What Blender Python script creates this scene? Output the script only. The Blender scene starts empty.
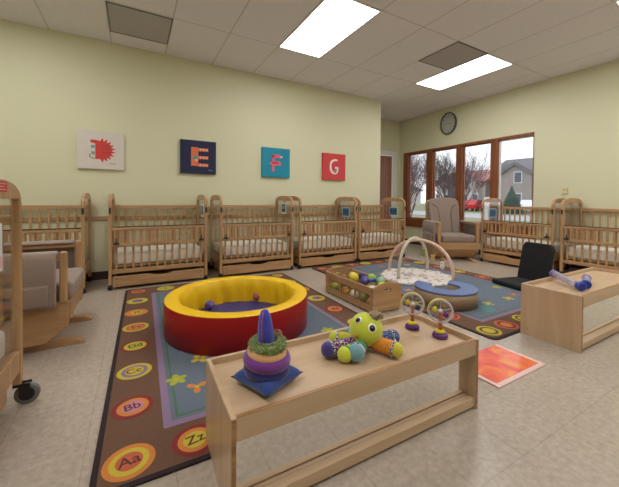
import bpy, bmesh, math, random
from mathutils import Vector, Matrix
random.seed(7)
PI = math.pi
D = bpy.data
COL = bpy.context.scene.collection
SC = bpy.context.scene

# ------------------------------------------------------------------ camera
yaw, pitch, roll = math.radians(29.402), math.radians(-0.984), math.radians(0.487)
fwd = Vector((math.sin(yaw)*math.cos(pitch), math.cos(yaw)*math.cos(pitch), math.sin(pitch)))
rt = Vector((math.cos(yaw), -math.sin(yaw), 0)); up = rt.cross(fwd)
r2 = rt*math.cos(roll)+up*math.sin(roll); u2 = up*math.cos(roll)-rt*math.sin(roll)
cd = D.cameras.new('camera'); cam = D.objects.new('camera', cd); COL.objects.link(cam)
cam.matrix_world = Matrix(((r2.x, u2.x, -fwd.x, 0), (r2.y, u2.y, -fwd.y, 0), (r2.z, u2.z, -fwd.z, 1.01), (0, 0, 0, 1)))
cd.sensor_width = 36; cd.lens = 312.12/619*36; cd.shift_y = -(243.5-205.185)/619
cd.clip_start = 0.05; cd.clip_end = 300
SC.camera = cam
# ------------------------------------------------------------------ world, light level
w = D.worlds.new('overcast_sky'); SC.world = w; w.use_nodes = True
wn = w.node_tree; wn.nodes.clear()
wo = wn.nodes.new('ShaderNodeOutputWorld'); wb = wn.nodes.new('ShaderNodeBackground')
wb.inputs[0].default_value = (0.93, 0.95, 1.0, 1); wb.inputs[1].default_value = 1.5
wn.links.new(wb.outputs[0], wo.inputs[0])
LAMP = 12.4            # strength of the ceiling diffusers
SC.view_settings.view_transform = 'Standard'; SC.view_settings.look = 'None'
SC.view_settings.gamma = 1; SC.view_settings.use_curve_mapping = False
SC.view_settings.exposure = 0.0
SC.cycles.transparent_max_bounces = 32

# ------------------------------------------------------------------ helpers
def lin(c):
    c = c/255
    return c/12.92 if c <= .04045 else ((c+.055)/1.055)**2.4
def rgb(r, g, b): return (lin(r), lin(g), lin(b), 1)

def nm(name):
    m = D.materials.new(name); m.use_nodes = True
    return m, m.node_tree.nodes, m.node_tree.links, m.node_tree.nodes['Principled BSDF']

def flat(name, c, rough=.6, noise=.06, scale=30, bump=0., spec=.5, metal=0, sheen=0):
    m, n, l, b = nm(name)
    tc = n.new('ShaderNodeTexCoord'); no = n.new('ShaderNodeTexNoise')
    no.inputs['Scale'].default_value = scale; no.inputs['Detail'].default_value = 4
    l.new(tc.outputs['Object'], no.inputs['Vector'])
    mx = n.new('ShaderNodeMix'); mx.data_type = 'RGBA'
    mx.inputs[6].default_value = tuple(max(0, x*(1-noise)) for x in c[:3])+(1,)
    mx.inputs[7].default_value = tuple(min(1, x*(1+noise)) for x in c[:3])+(1,)
    l.new(no.outputs['Fac'], mx.inputs[0]); l.new(mx.outputs[2], b.inputs['Base Color'])
    b.inputs['Roughness'].default_value = rough; b.inputs['Metallic'].default_value = metal
    b.inputs['Specular IOR Level'].default_value = spec
    if sheen: b.inputs['Sheen Weight'].default_value = sheen
    if bump:
        bp = n.new('ShaderNodeBump'); bp.inputs['Strength'].default_value = bump; bp.inputs['Distance'].default_value = .003
        l.new(no.outputs['Fac'], bp.inputs['Height']); l.new(bp.outputs[0], b.inputs['Normal'])
    return m

def wood(name, c1, c2, axis, rough=.38, sc=9):
    m, n, l, b = nm(name)
    tc = n.new('ShaderNodeTexCoord'); mp = n.new('ShaderNodeMapping'); no = n.new('ShaderNodeTexNoise')
    oi = n.new('ShaderNodeObjectInfo')
    s = [sc*2.2]*3; s[axis] = sc*.16
    mp.inputs['Scale'].default_value = s
    l.new(tc.outputs['Object'], mp.inputs['Vector'])
    cm = n.new('ShaderNodeCombineXYZ'); mul = n.new('ShaderNodeMath'); mul.operation = 'MULTIPLY'; mul.inputs[1].default_value = 37
    l.new(oi.outputs['Random'], mul.inputs[0])
    for i in range(3): l.new(mul.outputs[0], cm.inputs[i])
    l.new(cm.outputs[0], mp.inputs['Location'])
    l.new(mp.outputs[0], no.inputs['Vector'])
    no.inputs['Scale'].default_value = 1; no.inputs['Detail'].default_value = 5; no.inputs['Distortion'].default_value = 1.1
    rp = n.new('ShaderNodeValToRGB')
    rp.color_ramp.elements[0].position = .32; rp.color_ramp.elements[0].color = c2
    rp.color_ramp.elements[1].position = .68; rp.color_ramp.elements[1].color = c1
    l.new(no.outputs['Fac'], rp.inputs[0]); l.new(rp.outputs[0], b.inputs['Base Color'])
    b.inputs['Roughness'].default_value = rough
    return m

def woods(name, c1, c2, rough=.38, sc=9):
    return [wood(name+s, c1, c2, i, rough, sc) for i, s in enumerate(('_along', '_across', '_upright'))]

def clear(name, tint=(1, 1, 1, 1), gloss=.08, rough=.03, haze=0., hazecol=(1, 1, 1, 1)):
    m, n, l, b = nm(name); n.remove(b); out = n['Material Output']
    tr = n.new('ShaderNodeBsdfTransparent'); tr.inputs[0].default_value = tint
    gl = n.new('ShaderNodeBsdfGlossy'); gl.inputs['Roughness'].default_value = rough
    mx = n.new('ShaderNodeMixShader'); fr = n.new('ShaderNodeFresnel'); fr.inputs[0].default_value = 1.35
    ad = n.new('ShaderNodeMath'); ad.operation = 'MULTIPLY_ADD'; ad.inputs[1].default_value = .45; ad.inputs[2].default_value = gloss*.1
    l.new(fr.outputs[0], ad.inputs[0]); l.new(ad.outputs[0], mx.inputs[0]); l.new(tr.outputs[0], mx.inputs[1]); l.new(gl.outputs[0], mx.inputs[2])
    last = mx
    if haze:
        df = n.new('ShaderNodeBsdfDiffuse'); df.inputs[0].default_value = hazecol
        m2 = n.new('ShaderNodeMixShader'); m2.inputs[0].default_value = haze
        l.new(mx.outputs[0], m2.inputs[1]); l.new(df.outputs[0], m2.inputs[2]); last = m2
    l.new(last.outputs[0], out.inputs[0])
    return m

def emit(name, c, s):
    m, n, l, b = nm(name); n.remove(b)
    e = n.new('ShaderNodeEmission'); e.inputs[0].default_value = c; e.inputs[1].default_value = s
    l.new(e.outputs[0], n['Material Output'].inputs[0]); return m

class MB:
    """collects shapes into one mesh"""
    def __init__(s): s.bm = bmesh.new(); s.mi = 0; s.M = Matrix.Identity(4); s.sm = False
    def _fin(s, vs, fs, smooth=None):
        for v in vs: v.co = s.M @ v.co
        for f in fs:
            f.material_index = s.mi; f.smooth = s.sm if smooth is None else smooth
    def mat(s, i): s.mi = i; return s
    def at(s, M): s.M = M; return s
    def box(s, x0, y0, z0, x1, y1, z1):
        vs = [s.bm.verts.new((x, y, z)) for x in (x0, x1) for y in (y0, y1) for z in (z0, z1)]
        q = [(0, 1, 3, 2), (4, 6, 7, 5), (0, 4, 5, 1), (2, 3, 7, 6), (0, 2, 6, 4), (1, 5, 7, 3)]
        s._fin(vs, [s.bm.faces.new([vs[i] for i in f]) for f in q], False); return s
    def quad(s, *pts):
        vs = [s.bm.verts.new(p) for p in pts]; s._fin(vs, [s.bm.faces.new(vs)], False); return s
    def prism(s, pts, a, b, axis='y', smooth=False):
        """pts 2D; extruded from a to b along axis; xz for y, yz for x, xy for z"""
        def P(p, t):
            return {'y': (p[0], t, p[1]), 'x': (t, p[0], p[1]), 'z': (p[0], p[1], t)}[axis]
        A = [s.bm.verts.new(P(p, a)) for p in pts]; B = [s.bm.verts.new(P(p, b)) for p in pts]
        fs = [s.bm.faces.new(A), s.bm.faces.new(B[::-1])]; n = len(pts)
        sd = [s.bm.faces.new((A[i], B[i], B[(i+1) % n], A[(i+1) % n])) for i in range(n)]
        s._fin(A+B, fs, False)
        for f in sd: f.material_index = s.mi; f.smooth = smooth
        return s
    def lathe(s, prof, n=32, smooth=True, sx=1, sy=1, close=True):
        """prof list of (r,z) bottom to top"""
        rings = []
        vs = []
        for r, z in prof:
            if r < 1e-5: v = s.bm.verts.new((0, 0, z)); rings.append([v]); vs.append(v)
            else:
                ring = [s.bm.verts.new((r*sx*math.cos(2*PI*i/n), r*sy*math.sin(2*PI*i/n), z)) for i in range(n)]
                rings.append(ring); vs += ring
        fs = []
        for A, B in zip(rings, rings[1:]):
            for i in range(n):
                j = (i+1) % n
                if len(A) == 1 and len(B) == 1: continue
                if len(A) == 1: fs.append(s.bm.faces.new((A[0], B[j], B[i])))
                elif len(B) == 1: fs.append(s.bm.faces.new((A[i], A[j], B[0])))
                else: fs.append(s.bm.faces.new((A[i], A[j], B[j], B[i])))
        if close:
            if len(rings[0]) > 1: fs.append(s.bm.faces.new(rings[0][::-1]))
            if len(rings[-1]) > 1: fs.append(s.bm.faces.new(rings[-1]))
        s._fin(vs, fs, smooth); return s
    def ball(s, c, r, n=20, m=12):
        if not hasattr(r, '__len__'): r = (r, r, r)
        K = s.M; s.M = K @ Matrix.Translation(c) @ Matrix.Diagonal((*r, 1))
        s.lathe([(math.sin(PI*i/m), -math.cos(PI*i/m)) if 0 < i < m else (0, -math.cos(PI*i/m)) for i in range(m+1)], n)
        s.M = K; return s
    def tube(s, pts, r, n=10, cap=True, closed=False):
        pts = [Vector(p) for p in pts]; N = len(pts)
        rr = r if hasattr(r, '__len__') else [r]*N
        rings = []; vs = []; ref = None
        for i, p in enumerate(pts):
            if closed: t = pts[(i+1) % N]-pts[i-1]
            else: t = pts[min(i+1, N-1)]-pts[max(i-1, 0)]
            t.normalize()
            if ref is None:
                ref = Vector((0, 0, 1)) if abs(t.z) < .9 else Vector((1, 0, 0))
            a = (ref-t*ref.dot(t)).normalized(); b = t.cross(a); ref = a
            ring = [s.bm.verts.new(p+(a*math.cos(2*PI*k/n)+b*math.sin(2*PI*k/n))*rr[i]) for k in range(n)]
            rings.append(ring); vs += ring
        fs = []
        prs = list(zip(rings, rings[1:]))+([(rings[-1], rings[0])] if closed else [])
        for A, B in prs:
            for k in range(n): fs.append(s.bm.faces.new((A[k], A[(k+1) % n], B[(k+1) % n], B[k])))
        if cap and not closed: fs += [s.bm.faces.new(rings[0][::-1]), s.bm.faces.new(rings[-1])]
        s._fin(vs, fs, True); return s
    def torus(s, R, r, n=36, m=12, z=0, wob=0):
        s.tube([(R*math.cos(2*PI*i/n), R*math.sin(2*PI*i/n), z) for i in range(n)], [r*(1+wob*math.sin(i*2.3)) for i in range(n)], m, closed=True); return s
    def build(s, name, mats, parent=None, loc=(0, 0, 0), bevel=0, seg=2, subsurf=0):
        bmesh.ops.recalc_face_normals(s.bm, faces=s.bm.faces)
        me = D.meshes.new(name); s.bm.to_mesh(me); s.bm.free()
        for m in (mats if isinstance(mats, (list, tuple)) else [mats]): me.materials.append(m)
        o = D.objects.new(name, me); COL.objects.link(o); o.parent = parent; o.location = loc
        if bevel:
            bv = o.modifiers.new('bevel', 'BEVEL'); bv.width = bevel; bv.segments = seg; bv.limit_method = 'ANGLE'; bv.angle_limit = .7
            bv.harden_normals = False
        if subsurf:
            ss = o.modifiers.new('sub', 'SUBSURF'); ss.levels = ss.render_levels = subsurf
        return o

def soften(o):
    for p in o.data.polygons: p.use_smooth = True
    return o
def tag(o, label=None, cat=None, group=None, kind=None):
    if label: o['label'] = label
    if cat: o['category'] = cat
    if group: o['group'] = group
    if kind: o['kind'] = kind
    return o
def empty(name, loc=(0, 0, 0), rz=0):
    o = D.objects.new(name, None); COL.objects.link(o); o.location = loc; o.rotation_euler = (0, 0, rz)
    o.empty_display_size = .1; return o
def copy_tree(o, parent=None):
    c = o.copy(); COL.objects.link(c)
    if parent: c.parent = parent
    for ch in list(o.children): copy_tree(ch, c)
    return c
def T(x, y, z): return Matrix.Translation((x, y, z))
def Rm(a, ax): return Matrix.Rotation(a, 4, ax)

def text_into(mb, txt, size, M, depth=.0006, bold=0.):
    """adds extruded lettering to the mesh being built"""
    cu = D.curves.new('lettering', 'FONT'); cu.body = txt; cu.size = size; cu.align_x = 'CENTER'; cu.align_y = 'CENTER'
    cu.extrude = depth; cu.offset = bold
    ob = D.objects.new('lettering', cu); COL.objects.link(ob)
    dg = bpy.context.evaluated_depsgraph_get(); me = D.meshes.new_from_object(ob.evaluated_get(dg))
    me.transform(M)
    n0 = len(mb.bm.faces); mb.bm.from_mesh(me); mb.bm.faces.ensure_lookup_table()
    for f in mb.bm.faces[n0:]: f.material_index = mb.mi; f.smooth = False
    D.objects.remove(ob); D.curves.remove(cu); D.meshes.remove(me)

def disc(mb, x, y, z, r, n=28, sx=1, sy=1, rot=0):
    pts = []
    for i in range(n):
        a = 2*PI*i/n; px, py = r*sx*math.cos(a), r*sy*math.sin(a)
        pts.append((x+px*math.cos(rot)-py*math.sin(rot), y+px*math.sin(rot)+py*math.cos(rot), z))
    mb.quad(*pts)

# ------------------------------------------------------------------ materials
def wall_mat():
    m, n, l, b = nm('wall_paint')
    tc = n.new('ShaderNodeTexCoord'); no = n.new('ShaderNodeTexNoise'); no.inputs['Scale'].default_value = 220
    l.new(tc.outputs['Object'], no.inputs['Vector'])
    b.inputs['Base Color'].default_value = rgb(216, 214, 183); b.inputs['Roughness'].default_value = .55
    b.inputs['Specular IOR Level'].default_value = .3
    bp = n.new('ShaderNodeBump'); bp.inputs['Strength'].default_value = .08; bp.inputs['Distance'].default_value = .001
    l.new(no.outputs['Fac'], bp.inputs['Height']); l.new(bp.outputs[0], b.inputs['Normal'])
    return m
def grid_mat(name, c, cm, bw, bh, mort, off, rough, speck, speck_s, ca, cb, bump=.3, spec=.5):
    m, n, l, b = nm(name)
    tc = n.new('ShaderNodeTexCoord'); mp = n.new('ShaderNodeMapping'); mp.inputs['Location'].default_value = (off[0], off[1], 0)
    br = n.new('ShaderNodeTexBrick'); br.offset = 0; br.squash = 1
    br.inputs['Scale'].default_value = 1; br.inputs['Brick Width'].default_value = bw; br.inputs['Row Height'].default_value = bh
    br.inputs['Mortar Size'].default_value = mort; br.inputs['Mortar Smooth'].default_value = .2; br.inputs['Bias'].default_value = 0
    br.inputs['Color1'].default_value = ca; br.inputs['Color2'].default_value = cb; br.inputs['Mortar'].default_value = cm
    l.new(tc.outputs['Object'], mp.inputs[0]); l.new(mp.outputs[0], br.inputs[0])
    no = n.new('ShaderNodeTexNoise'); no.inputs['Scale'].default_value = speck_s; no.inputs['Detail'].default_value = 5
    no.inputs['Roughness'].default_value = .65
    l.new(tc.outputs['Object'], no.inputs['Vector'])
    rp = n.new('ShaderNodeValToRGB'); rp.color_ramp.elements[0].position = .35; rp.color_ramp.elements[1].position = .65
    rp.color_ramp.elements[0].color = (1-speck,)*3+(1,); rp.color_ramp.elements[1].color = (1, 1, 1, 1)
    l.new(no.outputs['Fac'], rp.inputs[0])
    mx = n.new('ShaderNodeMix'); mx.data_type = 'RGBA'; mx.blend_type = 'MULTIPLY'; mx.inputs[0].default_value = 1
    l.new(br.outputs['Color'], mx.inputs[6]); l.new(rp.outputs[0], mx.inputs[7]); l.new(mx.outputs[2], b.inputs['Base Color'])
    b.inputs['Roughness'].default_value = rough; b.inputs['Specular IOR Level'].default_value = spec
    bp = n.new('ShaderNodeBump'); bp.inputs['Strength'].default_value = bump; bp.inputs['Distance'].default_value = .002; bp.invert = True
    l.new(br.outputs['Fac'], bp.inputs['Height']); l.new(bp.outputs[0], b.inputs['Normal'])
    return m
MW = wall_mat()
M_ceil = grid_mat('ceiling_tiles', None, rgb(208, 203, 200), .6096, 1.2192, .008, (-.372, -2.44, 0), .9, .12, 90, rgb(240, 236, 240), rgb(237, 233, 237), .6)
M_floor = grid_mat('vinyl_tiles', None, rgb(158, 147, 132), .3048, .3048, .0012, (-.44, -.645, 0), .27, .22, 38, rgb(188, 174, 160), rgb(184, 170, 156), .06, .5)
W = woods('maple', rgb(190, 151, 110), rgb(164, 125, 86))
PLY = woods('birch_ply', rgb(203, 175, 144), rgb(188, 158, 125), .33, 5)
M_edge = wood('ply_edge', rgb(176, 134, 90), rgb(140, 98, 62), 0, .45, 20)
M_brown = woods('stained_frame', rgb(144, 84, 50), rgb(112, 60, 34))
M_base = flat('baseboard_vinyl', rgb(62, 42, 34), .5)
M_door = wood('door_veneer', rgb(152, 98, 74), rgb(132, 80, 60), 2, .35, 6)
M_white = flat('white_paint', rgb(226, 226, 222), .4)
M_black = flat('black_plastic', rgb(26, 25, 26), .45)
M_grey = flat('grey_rubber', rgb(112, 110, 108), .6)
M_steel = flat('steel', rgb(150, 148, 145), .3, metal=1)
M_sheet = flat('white_sheet', rgb(232, 226, 214), .85, .03, 12, .3)
M_taupe = flat('taupe_upholstery', rgb(142, 124, 113), .9, .08, 90, .3, .3, sheen=.3)
M_taupe2 = flat('taupe_piping', rgb(112, 95, 84), .9)
M_clear = clear('clear_acrylic', (.985, .985, .98, 1), .05, .05)
M_glass = clear('window_glass', (.97, .98, .98, 1), .2, .01)
M_lamp = emit('lamp_diffuser', (1, .985, .965, 1), LAMP)
M_card = flat('card_white', rgb(220, 222, 224), .6)
M_cardb = flat('card_blue', rgb(58, 122, 158), .6)
M_cardd = flat('card_navy', rgb(34, 62, 92), .6)
M_red = flat('red_vinyl', rgb(160, 6, 14), .38, .04, 20)
M_yel = flat('yellow_vinyl', rgb(240, 194, 14), .42, .03, 14, .15)
M_blu = flat('blue_vinyl', rgb(44, 46, 118), .4, .04, 20)
mc, nc, lc, bc = nm('mirror'); bc.inputs['Base Color'].default_value = (.90, .90, .90, 1); bc.inputs['Metallic'].default_value = 1; bc.inputs['Roughness'].default_value = .04
M_mirror = mc
def C(name, r, g, b, rough=.6, **k): return flat(name, rgb(r, g, b), rough, **k)

# ------------------------------------------------------------------ setting
XR, YB, HC = 5.694, 4.628, 2.942
XL, YF, YA = -2.3, -2.6, 5.62
def struct(name, mb, m, **k):
    o = mb.build(name, m, **k); o['kind'] = 'structure'; return o
struct('floor', MB().box(XL-.2, YF-.2, -.1, XR+.2, YA+.2, 0), M_floor)
struct('ceiling', MB().box(XL-.2, YF-.2, HC, XR+.2, YA+.2, HC+.1), M_ceil)
struct('wall_back', MB().box(XL-.2, YB, 0, 4.18, YB+.15, HC), MW)
struct('wall_alcove', MB().box(4.03, YB+.15, 0, 4.18, YA+.15, HC), MW)
DX0, DX1, DZ = 4.62, 5.50, 2.11
struct('wall_far', MB().box(4.18, YA, 0, DX0, YA+.15, HC).box(DX0, YA, DZ, DX1, YA+.15, HC).box(DX1, YA, 0, XR, YA+.15, HC), MW)
struct('wall_left', MB().box(XL-.2, YF, 0, XL, YB, HC), MW)
struct('wall_front', MB().box(XL-.2, YF-.2, 0, XR+.2, YF, HC), MW)
WY0, WY1, WZ0, WZ1 = 2.655, 5.475, .47, 2.15
struct('wall_right', MB().box(XR, YF, 0, XR+.2, WY0, HC).box(XR, WY1, 0, XR+.2, YA+.15, HC)
       .box(XR, WY0, 0, XR+.2, WY1, WZ0).box(XR, WY0, WZ1, XR+.2, WY1, HC), MW)
# baseboards, handrail
struct('baseboard_back', MB().box(XL, YB-.008, 0, 4.19, YB, .1), M_base)
struct('baseboard_right', MB().box(XR-.008, YF, 0, XR, YA, .1), M_base)
struct('baseboard_far', MB().box(5.6, YA-.008, 0, XR-.008, YA, .1), M_base)
rail = struct('trim_1', MB().box(XL, YB-.022, .735, 4.17, YB, .785), W[0], bevel=.004)
rail['label'] = 'wooden wall rail running behind the cribs'
# far door
d = struct('door_1', MB().box(DX0+.02, YA+.02, .01, DX1-.035, YA+.06, DZ-.03), M_door)
MB().mat(0).box(5.36, YA-.005, .98, 5.40, YA+.02, 1.05).at(T(5.38, YA-.03, 1.015)@Rm(PI/2, 'X')).lathe([(0, -.03), (.02, -.028), (.026, 0), (.02, .02), (0, .024)]).build('door_knob', M_steel, d)
struct('trim_2', MB().box(DX1-.035, YA-.012, 0, DX1+.10, YA+.0, DZ+.09).box(DX0-.1, YA-.012, DZ-.03, DX1-.035, YA, DZ+.09).box(DX0-.1, YA-.012, 0, DX0+.02, YA, DZ-.03), M_white, bevel=.003)
# windows: frames in the wall opening
def window(n, y0, y1, gy0, gy1, strip=False):
    x0, x1 = XR-.012, XR+.10
    mb = MB()
    z0, z1 = WZ0, WZ1
    gz0, gz1 = .60, 2.10
    mb.box(x0, gy0, gz1, x1, gy1, z1); mb.box(x0, gy0, z0, x1, gy1, gz0)
    mb.box(x0, y0, z0, x1, gy0, z1); mb.box(x0, gy1, z0, x1, y1, z1)
    o = struct('window_%d' % n, mb, M_brown[2] if not strip else M_brown[2], bevel=.004)
    g = MB().box(XR+.07, gy0-.005, gz0-.005, XR+.076, gy1+.005, gz1+.005).build('glass_pane', M_glass, o)
    # inner sash
    s = MB(); a = .018
    xs0, xs1 = XR+.03, XR+.07
    s.box(xs0, gy0, gz0, xs1, gy0+a, gz1).box(xs0, gy1-a, gz0, xs1, gy1, gz1).box(xs0, gy0+a, gz0, xs1, gy1-a, gz0+a).box(xs0, gy0+a, gz1-a, xs1, gy1-a, gz1)
    s.build('sash', M_white if strip else M_brown[2], o)
    return o
window(1, 4.715, WY1, 4.80, 5.33)
window(2, 4.005, 4.715, 4.065, 4.635)
window(3, 3.31, 4.005, 3.365, 3.93)
window(4, WY0, 3.31, WY0+.01, 3.23, True)
sill = struct('trim_3', MB().box(XR-.04, WY0-.03, WZ0-.06, XR, WY1+.03, WZ0), M_brown[1], bevel=.004)

# ------------------------------------------------------------------ ceiling lights and vents
GX = lambda i: .372+.6096*i
def clight(i, y0, label):
    x0 = GX(i); t = empty('ceiling_light', (x0+.3048, y0+.6096, HC)); tag(t, label, 'ceiling light', 'recessed ceiling panel lights')
    f = MB(); a, b = .3048, .6096
    f.box(-a, -b, -.010, a, -b+.018, 0).box(-a, b-.018, -.010, a, b, 0).box(-a, -b+.018, -.010, -a+.018, b-.018, 0).box(a-.018, -b+.018, -.010, a, b-.018, 0)
    f.build('frame', M_white, t)
    MB().box(-a+.018, -b+.018, -.007, a-.018, b-.018, -.001).build('diffuser', M_lamp, t)
clight(2, 2.44, 'large bright ceiling light panel nearer the top left, cut by the upper picture edge')
clight(6, 2.44, 'bright ceiling light panel nearer the window wall, beside the grey vent')
clight(-2, -.0, 'ceiling light panel behind the viewpoint on the left')
clight(2, -1.22, 'ceiling light panel directly behind the viewpoint')
clight(6, -1.22, 'ceiling light panel behind the viewpoint on the right')
clight(-3, 2.44+.0, 'ceiling light panel above the near left crib, outside the picture')
clight(6, .0, 'ceiling light panel over the right hand shelf, outside the picture')
M_vent = flat('vent_grey', rgb(178, 172, 172), .7, .12, 160, .4)
def vent(x0, y0, w_, d_, label):
    t = empty('ceiling_vent', (x0+w_/2, y0+d_/2, HC)); tag(t, label, 'vent', 'grey ceiling vents')
    a, b = w_/2, d_/2
    MB().box(-a, -b, -.008, a, -b+.012, 0).box(-a, b-.012, -.008, a, b, 0).box(-a, -b, -.008, -a+.012, b, 0).box(a-.012, -b, -.008, a, b, 0).build('frame', M_grey, t)
    MB().box(-a+.012, -b+.012, -.005, a-.012, b-.012, -.001).build('grille', M_vent, t)
vent(GX(-1), 3.68, .6096, .63, 'dark grey square ceiling vent above the wall with the pictures')
vent(GX(5), 2.44, .6096, .6096, 'grey square ceiling vent beside the smaller looking light panel')

# ------------------------------------------------------------------ outside
M_grass = flat('winter_grass', rgb(138, 140, 104), .95, .2, 1.5)
M_road = flat('road', rgb(176, 176, 178), .9, .05, 2)
struct('ground', MB().box(5.9, -60, -.6, 120, 130, -.25), M_grass)
struct('street', MB().box(22, -60, -.25, 30, 130, -.22), M_road)
struct('parking_lot', MB().box(9, -20, -.25, 17, 80, -.21), flat('pale_concrete', rgb(206, 206, 206), .9))
M_sid = C('grey_siding', 158, 150, 146); M_sid2 = C('pale_siding', 196, 190, 186); M_roof = C('slate_roof', 118, 116, 122, .9); M_rr = C('red_gable', 186, 128, 124, .8)
M_pane = C('dark_glass', 86, 92, 104, .2); M_wtrim = C('white_trim', 226, 226, 228)
def gable_house(name, label, cx, cy, rz, L, Dp, H, R, wm, rm, gables, gm, floors=2, wins=5):
    t = empty(name, (cx, cy, -.25), rz); tag(t, label, 'building')
    MB().box(-L/2, -Dp/2, 0, L/2, Dp/2, H).build('walls', wm, t)
    MB().prism([(-Dp/2-.5, H), (Dp/2+.5, H), (Dp/2+.5, H+.2), (0, H+R), (-Dp/2-.5, H+.2)], -L/2-.4, L/2+.4, 'x').build('roof', rm, t)
    for gx, gw, gh in gables:
        MB().prism([(gx-gw/2, 0), (gx+gw/2, 0), (gx+gw/2, H-.2), (gx, H-.2+gh), (gx-gw/2, H-.2)], -Dp/2-1.0, -Dp/2+2.5).build('gable', [wm, gm][0], t)
        MB().prism([(gx-gw/2-.3, H-.5), (gx, H-.2+gh), (gx+gw/2+.3, H-.5), (gx+gw/2+.3, H-.1), (gx, H+.25+gh), (gx-gw/2-.3, H-.1)], -Dp/2-1.4, -Dp/2+2.8).build('gable_roof', gm, t)
    for f in range(floors):
        for k in range(wins):
            x = -L/2+L*(k+.5)/wins; z = 1+f*2.6
            if z+1.3 > H: continue
            yy = -Dp/2-(1.02 if any(abs(x-g[0]) < g[1]/2 for g in gables) else 0.02)
            wf = MB().box(x-.45, yy-.05, z-.1, x+.45, yy+.02, z+1.3).build('window_trim', M_wtrim, t)
            MB().box(x-.36, yy-.08, z, x+.36, yy-.04, z+1.2).build('pane', M_pane, wf)
    return t
ap = gable_house('apartment_building', 'grey apartment block with slate roof and white balconies across the road', 46.5, 18.2, -PI/2+.12, 12.5, 9, 4.9, 2.2, M_sid, M_roof, [(-3.4, 3.4, 1.0)], M_roof, 2, 6)
for z in (2.7,):
    MB().box(1.6, -6.2, z, 5.4, -4.5, z+.15).box(1.6, -6.2, z+.15, 5.4, -6.12, z+1.0).box(1.6, -6.2, 0, 1.8, -6.0, z+2.2).box(5.2, -6.2, 0, 5.4, -6.0, z+2.2).build('balcony', M_wtrim, ap)
gable_house('house', 'pale house with pinkish red gabled roofs seen through the third window', 46, 29.6, -PI/2, 7.6, 7, 4.0, 2.0, M_sid2, M_rr, [(1.6, 3.4, 1.5), (-2.0, 2.8, 1.1)], M_rr, 2, 5)
gable_house('house', 'pale far house half hidden by the bare bushes', 60, 62, -PI/2-.2, 14, 8, 3.6, 2.2, M_sid2, M_roof, [], M_roof, 2, 5)
def car(x, y, rz, c, label):
    t = empty('car', (x, y, -.22), rz); tag(t, label, 'car', 'cars parked outside')
    MB().prism([(-2.1, .3), (2.1, .3), (2.15, .75), (1.3, .9), (.7, 1.4), (-1.2, 1.42), (-1.9, .95), (-2.15, .8)], -.85, .85).build('body', c, t, bevel=.06)
    MB().prism([(1.15, .92), (.66, 1.33), (-1.1, 1.35), (-1.65, .95)], -.87, .87).build('side_glass', M_pane, t)
    for wx in (-1.3, 1.3):
        for wy in (-.78, .78):
            MB().at(T(wx, wy, .32)@Rm(PI/2, 'X')).lathe([(.32, -.1), (.32, .1)], 20, False).build('wheel', M_black, t)
car(38, 24.4, .2, C('car_red', 190, 40, 44, .3), 'red car parked beyond the lawn behind the third window')
car(38, 17.8, .3, C('car_white', 226, 228, 232, .3), 'white car parked near the dark evergreen outside')
car(38, 27.0, .1, C('car_silver', 150, 156, 166, .3), 'silver car parked left of the red one')
M_bark = C('twigs', 104, 88, 92, .9)
def bare_tree(x, y, h, n, seed, label, spread=.55, th=.03):
    rnd = random.Random(seed); mb = MB()
    def grow(p, d, L, r, k):
        q = p+d*L
        mid = p+d*L*.5+Vector((rnd.uniform(-.06, .06), rnd.uniform(-.06, .06), 0))*L
        mb.tube([p, mid, q], [r, r*.8, r*.62], 5 if k > 2 else 4, cap=False)
        if k == 0: return
        for _ in range(3 if k > 1 else 4):
            dd = (d+Vector((rnd.uniform(-1, 1), rnd.uniform(-1, 1), rnd.uniform(-.15, .8)))*spread).normalized()
            grow(p+d*L*rnd.uniform(.55, 1), dd, L*rnd.uniform(.6, .85), r*.6, k-1)
    for _ in range(n):
        grow(Vector((rnd.uniform(-.15, .15), rnd.uniform(-.15, .15), 0)), Vector((rnd.uniform(-.4, .4), rnd.uniform(-.4, .4), 1)).normalized(), h*.3, th, 5)
    o = mb.build('bare_tree', M_bark, loc=(x, y, -.3)); tag(o, label, 'tree', 'leafless bushes outside the window'); return o
bare_tree(10.6, 10.2, 4.3, 13, 3, 'leafless bushy tree behind the leftmost window')
bare_tree(12.4, 8.9, 4.2, 13, 5, 'leafless round bush behind the second window')
bare_tree(18.5, 24.5, 5.2, 10, 8, 'leafless tree further back between the first two windows')
mb = MB()
for k in range(9):
    z = .3+k*.26; r = 1.25*(1-k/9.6)
    mb.lathe([(r*(1 if j % 2 else .8), z-.12) for j in (1,)]+[(r*.55, z+.2), (0.02, z+.42)], 14, False)
ev = mb.build('evergreen_shrub', C('spruce', 58, 78, 70, .9, noise=.4, scale=9), loc=(30.5, 16.0, -.3)); tag(ev, 'dark conical evergreen shrub in front of the grey apartment block', 'shrub')
po = MB().tube([(0, 0, 0), (.25, .35, 2.6)], .05, 8).build('leaning_pole', C('pole_grey', 150, 154, 158), loc=(9.2, 6.25, -.25)); tag(po, 'leaning grey pole standing outside the third window', 'pole')
sg = MB().box(-.05, -.35, 0, .05, .35, 1.5).build('utility_box', M_wtrim, loc=(18, 10.6, -.25)); tag(sg, 'small white post outside at left of the rightmost window', 'post')

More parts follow.
